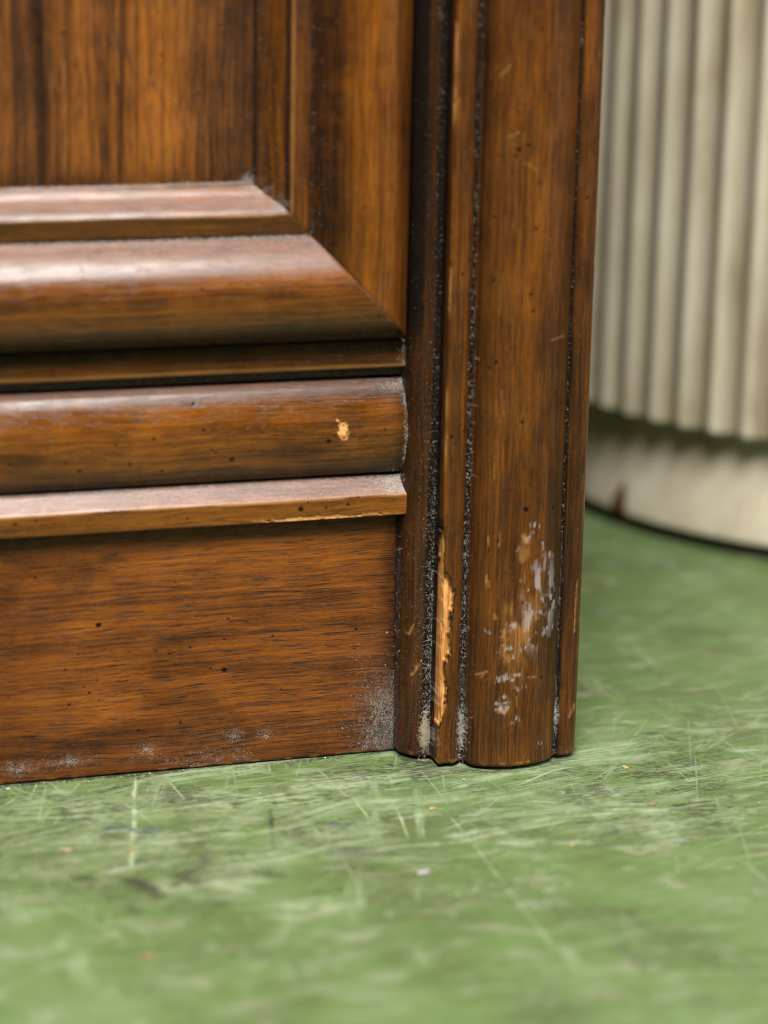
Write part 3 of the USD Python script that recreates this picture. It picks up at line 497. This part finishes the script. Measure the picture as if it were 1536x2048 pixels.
run_x('bead_moulding', [(-3, 104.2), (.4, 104.2, .6), (2.6, 105.4, 2), (4.6, 109, 3), (5.9, 115, 5), (6.2, 121, 5), (5.6, 127, 4), (4.2, 132, 3), (2.0, 136.0, 2), (-.6, 138.1, .5), (-3, 138.4)], W_RAIL, HOLES_BEAD, big=(0, 1), edit=bead_edit, film=.34)

def lip_edit(V, X, Z, Nn, A):
    r = nz(X * .3, Z * .3, 0, seed=91)
    A['glaze_shade'] = np.maximum.reduce([.75 * sstep(Z, 145, 151) * (.6 + .6 * r), .95 * (Z < 142.3), .42 + 0 * X])  # paints in the shade below the door and in the undercut
    A['dust'] = np.maximum(A['dust'], .5 * sstep(X, -9, 0) * (.4 + r))
    A['raw'] = np.maximum(A['raw'], .22 * np.exp(-((Z - 143.3) / .6) ** 2))
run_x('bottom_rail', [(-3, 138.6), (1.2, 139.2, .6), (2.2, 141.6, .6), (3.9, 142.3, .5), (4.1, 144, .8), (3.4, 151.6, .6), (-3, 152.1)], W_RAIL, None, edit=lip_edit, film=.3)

# -- door with a mitred bolection frame round a recessed panel; u runs inwards from the door's edge
DOOR = [(-9, 0.6, 0), (3.5, 0.3, .8), (6.5, -.1, 1), (9.6, 1.4, 3), (13.0, 4.2, 3), (15.9, 8.2, 4), (17.5, 13.5, 5), (17.8, 19, 5), (16.7, 24.2, 4), (14.6, 28.2, 4), (11.7, 31.8, 3), (8.2, 35.0, 1.2), (6.9, 36.1, .4), (7.3, 36.9, .4),
        (9.3, 43.6, .45), (8.3, 45.4, 1.0), (3.6, 51.6, 2), (1.9, 55.8, .4), (1.2, 56.0, .3), (0.6, 59)]
SX = .945
P, S = rounded(DOOR, .33)
U, DD = P[:, 1], P[:, 0]
ZU = U - 2.3 * sstep(U, 43.5, 55.5)       # the bottom rail's chamfer is a little narrower than the stile's
def door_attrs(X, Z, Nn, U, seed, film, under=1.0):
    A = zero(X.shape); r = nz(X * .25, Z * .25, 0, seed=seed); r2 = nz(X * .04, Z * .04, 0, seed=seed + 1)
    u = np.broadcast_to(U[:, None], X.shape)
    A['hole'] = spots(X, Z, HOLES_DOOR, (), .45, seed)
    A['film'] = upfilm(Nn, film, .25, .9)
    A['glaze_shade'] = np.maximum.reduce([.85 * np.exp(-((u - 36.3) / 1.1) ** 2) * (.5 + r), .6 * np.exp(-((u - 55.6) / 1.3) ** 2) * (.5 + r), .92 * sstep(u, 10.5, 2.5) * under, .12 + .3 * r2 * (u > 36)])  # the under term paints shade on the lower curve of the moulding
    A['raw'] = .2 * np.exp(-((u - 43.7) / .38) ** 2) * sstep(nz(X * .05, Z * .05, 0, seed=seed + 3), .38, .62)
    return A, r, u
# rail (bottom)
t = 1 - spaced(0, 1, 0, .34, .0011, .02); t = np.sort(t)
V = np.zeros((len(U), len(t), 3)); xe = -.25 - SX * U
V[..., 0] = LEFT + (xe[:, None] - LEFT) * t[None]; V[..., 1] = -DD[:, None]; V[..., 2] = (152.9 + ZU)[:, None]
Nn = grid_normals(V); fl_ = Nn[np.argmax(DD), 5, 1] > 0; Nn = -Nn if fl_ else Nn
X, Z = V[..., 0].copy(), V[..., 2].copy()
A, r, u = door_attrs(X, Z, Nn, U, 101, .30)
edge = X - xe[:, None]                                   # distance from the mitre (negative)
A['dust'] = np.maximum.reduce([.85 * np.exp(-((u - 36.2) / .8) ** 2) * (.45 + .45 * sstep(X, -130, -40) + .7 * (r - .5)), .8 * np.exp(-((u - 56) / .7) ** 2) * (.35 + .5 * sstep(X, -110, -55) + .6 * (r - .5)),
                               .85 * sstep(edge, -11, -1) * sstep(u, 43.6, 45) * (u < 55) * (.45 + .8 * r), .62 * sstep(edge, -5, 0) * (u > 31) * (u < 37) * (.5 + r), .2 * sstep(Nn[..., 2], .4, .8), .7 * np.exp(-((u - 44.6) / .8) ** 2) * sstep(X, -75, -45) * (.4 + r)])
wd = stroke(X, Z, [(-112.5, 181.8), (-112.4, 180.8)], 1.4, soft=.4, rough=.5, seed=6); A['dust'] = np.maximum(A['dust'], wd)
V[..., 1] += .35 * np.exp((edge) / .25)
RD_A, RD = A, V
Nn = grid_normals(V); Nn = -Nn if fl_ else Nn
RAIL = (V.reshape(-1, 3), grid_faces(*X.shape, flip=fl_), A, Nn.reshape(-1, 3))
# stile (right)
t = spaced(0, 1, 0, .33, .0014, .02)
V = np.zeros((len(U), len(t), 3)); zs = 152.9 + ZU
V[..., 0] = (-.25 - SX * U)[:, None]; V[..., 1] = -DD[:, None]; V[..., 2] = zs[:, None] + (TOP - zs[:, None]) * t[None]
Nn = grid_normals(V); fs_ = Nn[np.argmax(DD), 5, 1] > 0; Nn = -Nn if fs_ else Nn
X, Z = V[..., 0].copy(), V[..., 2].copy()
A, r, u = door_attrs(X, Z, Nn, U, 111, 0, .35)
A['glaze_shade'] = np.maximum(A['glaze_shade'], .78 * sstep(u, 20, 30) * (u < 37) * (.55 + .7 * r)); A['glaze_shade'] = np.maximum(A['glaze_shade'], .32 * (u > 44.3) * (.5 + .6 * r)); A['glaze_shade'] = np.maximum(A['glaze_shade'], .95 * np.exp(-((u - 45.3) / 1.3) ** 2) * (u > 44.0)); A['glaze_shade'] = np.maximum(A['glaze_shade'], .9 * sstep(u, 53.6, 55.4))
edge = Z - zs[:, None]
A['dust'] = np.maximum.reduce([.42 * np.exp(-((u - 36) / .9) ** 2) * (.6 + .8 * (r - .3)), .6 * sstep(edge, 9, 0) * (u > 43.5) * (.35 + r), .13 * (u > 30)])
V[..., 1] += .35 * np.exp(-edge / .25)
Nn = grid_normals(V); Nn = -Nn if fs_ else Nn
STILE = (V.reshape(-1, 3), grid_faces(*X.shape, flip=fs_), A, Nn.reshape(-1, 3))
# panel
xs = spaced(LEFT, -50, -150, -50, .5, 25); zs_ = spaced(203, TOP, 203, 280, .5, 25)
V = np.zeros((len(xs), len(zs_), 3)); V[..., 0] = xs[:, None]; V[..., 1] = -1.5; V[..., 2] = zs_[None]
X, Z = V[..., 0].copy(), V[..., 2].copy(); A = zero(X.shape); r = nz(X * .12, Z * .12, 0, seed=121)
A['hole'] = spots(X, Z, HOLES_PANEL, (), .48, 12)
A['glaze_shade'] = np.maximum.reduce([.7 * sstep(X, -66, -52) * (.4 + r), .6 * sstep(Z, 215, 206) * (.3 + r), .45 * sstep(X, -90, -55) * r])
for k, (pts, w, a) in enumerate([([(-124.5, 300), (-124.1, 265.9), (-122.8, 236), (-123.2, 200)], 3.6, .8), ([(-119.6, 300), (-119.6, 266), (-121.9, 200)], .9, .6), ([(-117.1, 245), (-119, 200)], .8, .6), ([(-114, 300), (-114.1, 200)], 1.0, .6), ([(-95.3, 300), (-97.7, 200)], 1.6, .65),
                               ([(-91.5, 300), (-91.9, 200)], .9, .55), ([(-99.6, 290), (-102.5, 210)], 2.4, .45), ([(-71, 242), (-71.8, 208)], 1.0, .5), ([(-66.8, 240), (-66.8, 208)], 1.0, .5), ([(-108, 280), (-107, 205)], .7, .5), ([(-131, 290), (-131, 205)], 1.1, .4), ([(-83, 270), (-84, 205)], .7, .5)]):
    A['glaze_shade'] = np.maximum(A['glaze_shade'], a * stroke(X, Z, pts, w, soft=.8, rough=.55, seed=140 + k, freq=.09))
A['dust'] = np.maximum(.95 * sstep(np.hypot((X + 54) / 8, (Z - 207) / 7) + .9 * (r - .5), 1.1, .2), .13 * (nz(X * .03, Z * .03, 0, seed=123) > .45))
A['dust'] = np.maximum(A['dust'], .7 * sstep(Z, 207.4, 206.2) * sstep(X, -120, -55))
V -= np.array([0, -1.0, 0]) * (A['hole'] * .12)[..., None]
Nn = grid_normals(V); fp = Nn[5, 5, 1] > 0; Nn = -Nn if fp else Nn
dp = put('door', V.reshape(-1, 3), grid_faces(*X.shape, flip=fp), W_PANEL, CP, A, normals=Nn.reshape(-1, 3))
put('door_rail', RAIL[0], RAIL[1], W_RAIL, str(dp.GetPath()), RAIL[2], normals=RAIL[3])
put('door_stile', STILE[0], STILE[1], W_STILE, str(dp.GetPath()), STILE[2], normals=STILE[3])

# -- carcass behind the front and the cabinet's right side
def box(name, lo, hi, mat, parent):
    m = trimesh.creation.box(extents=np.subtract(hi, lo)); m.apply_translation(np.add(hi, lo) / 2)
    return put(name, m.vertices, m.faces, mat, parent, zero(len(m.vertices)), smooth=False)
box('carcass', (LEFT + 2, 3.5, ZB + 6), (60, 330, TOP - 20), W_SIDE, CP)
box('side_panel', (60.2, 20.3, ZB), (63.4, 334, TOP - 2), W_SIDE, CP)
box('top_board', (LEFT - 4, -26, TOP), (72, 338, TOP + 18), W_SIDE, CP)

# ---------------------------------------------------------------- fluted drum standing behind, out of focus
DR = thing('fluted_drum', 'round cream fluted metal drum with rusty plinth standing behind the cabinet', 'drum')
DPth = str(DR.GetPath()); CX, CY = 350.4, 313.3
def lathe(name, prof, mat, flutes=0, amp=0., nth=720, rust=False, phase=0.0):
    prof = np.array(prof, float); th = np.linspace(0, 2 * math.pi, nth + 1)
    R = prof[:, 0][:, None] + (amp * prof[:, 2][:, None] * (.5 * np.cos((th - phase) * flutes))[None] if flutes else 0 * th[None])
    V = np.stack([CX + R * np.cos(th), CY + R * np.sin(th), np.broadcast_to(prof[:, 1][:, None], R.shape)], -1)
    Nn = grid_normals(V); k = len(prof) // 2
    fl = (Nn[k, 0, 0] < 0)
    Nn = -Nn if fl else Nn
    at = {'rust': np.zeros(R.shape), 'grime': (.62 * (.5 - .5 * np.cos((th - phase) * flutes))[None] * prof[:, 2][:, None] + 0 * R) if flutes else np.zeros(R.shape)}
    if rust:
        a0 = math.radians(-162.0); dth = (th[None] - (a0 + 2 * math.pi)) * 168
        at['rust'] = sstep(np.hypot(dth / 6.5, (V[..., 2] - 10) / 12), 1.3, .4)
        at['rust'] = np.maximum(at['rust'], .75 * sstep(V[..., 2], 11, 7) * sstep(dth, 20, -10))
    return put(name, V.reshape(-1, 3), grid_faces(*R.shape, flip=fl), mat, DPth, at, normals=Nn.reshape(-1, 3))
ph = math.radians(-153.35)
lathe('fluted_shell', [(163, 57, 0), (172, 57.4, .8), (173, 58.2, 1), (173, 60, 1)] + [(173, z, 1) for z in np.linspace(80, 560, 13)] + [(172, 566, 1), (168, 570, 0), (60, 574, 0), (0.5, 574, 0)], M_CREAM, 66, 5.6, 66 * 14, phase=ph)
lathe('plinth', [(150, 60, 0), (157, 58.5, 0), (158.2, 54, 0), (159.6, 44, 0), (162.5, 31, 0), (166, 19, 0), (168.5, 9, 0), (168, 7, 0), (166, 6.4, 0), (140, 6.4, 0)], M_CREAM, rust=True)
lathe('foot_ring', [(150, 7, 0), (162, 6.8, 0), (165.5, 4, 0), (165, 1, 0), (162, .2, 0), (150, .2, 0)], M_DARK_RING)  # near-black recessed ring filling the gap below the plinth

# ---------------------------------------------------------------- dust, fluff and crumbs
rd = np.random.default_rng(77)
def tetra(c, r):
    a = rd.normal(size=(4, 3)) * .25 + np.array([[1, 1, 1], [1, -1, -1], [-1, 1, -1], [-1, -1, 1]]) * .6
    return np.array(c) + a * r
SV, SF = [], []
def speck(c, r):
    SF.append(np.array([[0, 1, 2], [0, 3, 1], [0, 2, 3], [1, 3, 2]]) + 4 * len(SV)); SV.append(tetra(c, r))
pr_x, pr_y = P[:, 0], P[:, 1]
PP, _ = rounded(PIL, .33)
def post_y(x): return float(np.interp(x, PP[PP[:, 0] < 62.5][:, 0], PP[PP[:, 0] < 62.5][:, 1]))
for k in range(2600):                                # grains caught in the pilaster's grooves
    g = rd.choice(3, p=(.45, .38, .17)); z = rd.uniform(2, 270) if rd.random() < .35 else 2 + abs(rd.normal(0, 60))
    w = 1 + sstep(z, 170, 10)
    x = (rd.normal(8.9, 1.1 * w), rd.normal(19.4, .55 * w), rd.normal(53.6, .3 * w))[g]
    if g == 0: x = min(max(x, 2.5), 9.9)
    speck((x, post_y(x) - .05, min(z, 280)), abs(rd.normal(0, .07)) + .06)
for k in range(500):                                 # along the joint of the base, mouldings and the post
    z = rd.uniform(3, 138); speck((rd.normal(.2, .5), -rd.uniform(.6, 4.5), z), abs(rd.normal(0, .07)) + .06)
for k in range(520): speck((-abs(rd.normal(0, 9)), -.1, abs(rd.normal(14, 12)) + 2), abs(rd.normal(0, .08)) + .06)
for k in range(420): x = -abs(rd.normal(0, 40)); t_ = rd.random(); speck((x, -(6.2 - 5.6 * t_) - .05, 97.7 + 5.8 * t_), abs(rd.normal(0, .06)) + .05)
for k in range(700): x = rd.uniform(-150, -36) if rd.random() < .5 else -36 - abs(rd.normal(0, 22)); speck((x, -7.2 - rd.uniform(0, .8), 152.9 + 36.2 + rd.normal(0, .25)), abs(rd.normal(0, .07)) + .06)
for k in range(500): x = rd.uniform(-150, -54) if rd.random() < .4 else -54 - abs(rd.normal(0, 18)); speck((x, -1.9 - abs(rd.normal(0, .5)), 152.9 + 53.6 + abs(rd.normal(0, .3))), abs(rd.normal(0, .08)) + .06)
for k in range(160): speck((rd.uniform(-165, 150), rd.uniform(-150, -2), .1), abs(rd.normal(0, .1)) + .08)
for k in range(260): x = rd.uniform(-150, 0); speck((x, -abs(rd.normal(0, 2.2)) - .2, .12), abs(rd.normal(0, .12)) + .07)
for k in range(50): i_ = rd.integers(1, len(PP)); speck((PP[i_, 0] + rd.normal(0, .8), PP[i_, 1] - abs(rd.normal(0, 1.3)), .12), abs(rd.normal(0, .10)) + .07)
dsp = put('dust_specks', np.vstack(SV), np.vstack(SF), M_DUST, smooth=False)
meta(dsp, 'pale grains of dust caught in the grooves and ledges of the cabinet', 'dust', kind='stuff')

def fibres(n, centre, spread, length, rad, yfun=None, curl=.5):
    VV, FF = [], []
    for k in range(n):
        p = np.array(centre) + rd.normal(size=3) * spread
        if yfun: p[1] = yfun(p[0]) - abs(rd.normal(0, .35)) - .1
        d = rd.normal(size=3); d[1] *= .4; d /= np.linalg.norm(d); path = [p]
        st = rd.uniform(.5, 1) * length / 9
        for s in range(9):
            d = d + rd.normal(size=3) * curl; d[1] *= .6; d /= np.linalg.norm(d); q = path[-1] + d * st
            if yfun: q[1] = min(q[1], yfun(q[0]) - .05)
            q[2] = max(q[2], .2); path.append(q)
        path = np.array(path); tg = np.gradient(path, axis=0); tg /= np.linalg.norm(tg, axis=1, keepdims=True)
        a = np.cross(tg, [.3, .2, .9]); a /= np.linalg.norm(a, axis=1, keepdims=True); b = np.cross(tg, a)
        ring = np.stack([path + rad * (math.cos(w) * a + math.sin(w) * b) for w in (0, 2.094, 4.189)], 1)
        i = np.arange(10 * 3).reshape(10, 3); q = np.stack([i[:-1], np.roll(i[:-1], -1, 1), np.roll(i[1:], -1, 1), i[1:]], -1).reshape(-1, 4)
        FF.append(np.vstack([q[:, [0, 1, 2]], q[:, [0, 2, 3]]]) + 30 * len(VV)); VV.append(ring.reshape(-1, 3))
    return np.vstack(VV), np.vstack(FF)
def clump(n, c, spread, length, rad, mat, label):
    v, f = fibres(n, c, spread, length, rad, post_y, curl=1.3); meta(put('lint_clump', v, f, mat, smooth=False), label, 'lint')
clump(380, (8.3, 0, 11.0), (.8, 0, 3.6), 3.2, .042, M_LINT, 'beige fluffy lint clump in the left groove at the foot of the pilaster')
clump(260, (19.4, 0, 13.5), (.6, 0, 4.6), 2.6, .038, M_DUST, 'grey lint clump in the groove right of the chip at the pilaster foot')
clump(70, (53.9, 0, 17), (.3, 0, 3.0), 2.2, .045, M_DUST, 'small grey lint tuft in the narrow groove near the right edge of the pilaster foot')
v, f = fibres(120, (8.9, 0, 45), (.7, 0, 38), 2.0, .035, post_y)
v2, f2 = fibres(120, (19.4, 0, 80), (.5, 0, 65), 2.2, .035, post_y)
v3, f3 = fibres(60, (.2, -3, 115), (.5, 1.5, 25), 3.0, .035)
fz = put('dust_fibres', np.vstack([v, v2, v3]), np.vstack([f, f2 + len(v), f3 + len(v) + len(v2)]), M_DUST, smooth=False)
meta(fz, 'thin dust fibres clinging along the dark grooves of the pilaster', 'dust', kind='stuff')

def crumb(x, y, sx, sy, sz, mat, label, rot=0., seed=0, cat='crumb'):
    m = trimesh.creation.icosphere(subdivisions=2, radius=1.0); v = np.array(m.vertices)
    v *= (.65 + .7 * meshkit.noise(v * 1.6 + 50, seed))[:, None]
    v *= [sx * .82, sy * .82, sz * .8]; c, s = math.cos(rot), math.sin(rot); v = np.stack([x + c * v[:, 0] - s * v[:, 1], y + s * v[:, 0] + c * v[:, 1], v[:, 2] - v[:, 2].min() + .02], 1)
    meta(put('floor_crumb', v, m.faces, mat, smooth=False), label, cat)
crumb(75.6, -35.6, .7, 1.7, .6, M_TAN, 'tan wood splinter lying on the green floor right of the pilaster foot', .4, 1, 'splinter')
crumb(78.6, -57.4, 1.0, .4, .3, M_ORANGE, 'tiny orange crumb on the floor in front of the tan splinter', .3, 2)
crumb(71.8, -69.3, 1.8, .5, .3, M_ORANGE, 'flat orange sliver on the floor right of and before the pilaster', -.1, 3, 'splinter')
crumb(-2.5, -55.7, 1.2, .5, .4, M_TAN, 'tan crumb on the scratched floor in front of the chipped fillet', -.2, 4)
crumb(-21.2, -105.6, 3.0, 1.3, .5, M_WHITE, 'large whitish flake lying on the floor in the foreground', .35, 5, 'flake')
crumb(-128.4, -60.9, 2.6, 1.4, .5, M_PINK, 'pinkish flake on the floor at lower left before the base board', -.1, 6, 'flake')
crumb(-108.3, -65.9, .9, 1.1, .7, M_ORANGE, 'small orange crumb beside the pale vertical streak on the floor', .1, 7)
crumb(-138.9, -4.2, 1.1, .7, .5, M_WHITE, 'white crumb against the left end of the base board', .1, 8)
crumb(-56.1, -28.6, .5, .4, .4, M_WHITE, 'white speck on the floor below the middle of the base board', 0, 9)
crumb(16.1, -32.9, .6, .5, .45, M_WHITE, 'white speck on the floor just before the pilaster fillet', 0, 10)
crumb(32.7, -96.6, .6, .5, .4, M_TAN, 'tiny cream speck on the open floor before the pilaster', 0, 11)
crumb(108.3, -77.4, 1.1, .5, .3, M_ORANGE, 'orange crumb on the floor near the right edge', .2, 12)
crumb(-118.3, -144.3, 3.2, 2.4, .4, M_RED, 'blurred reddish flake on the floor at lower left foreground', .2, 13, 'flake')
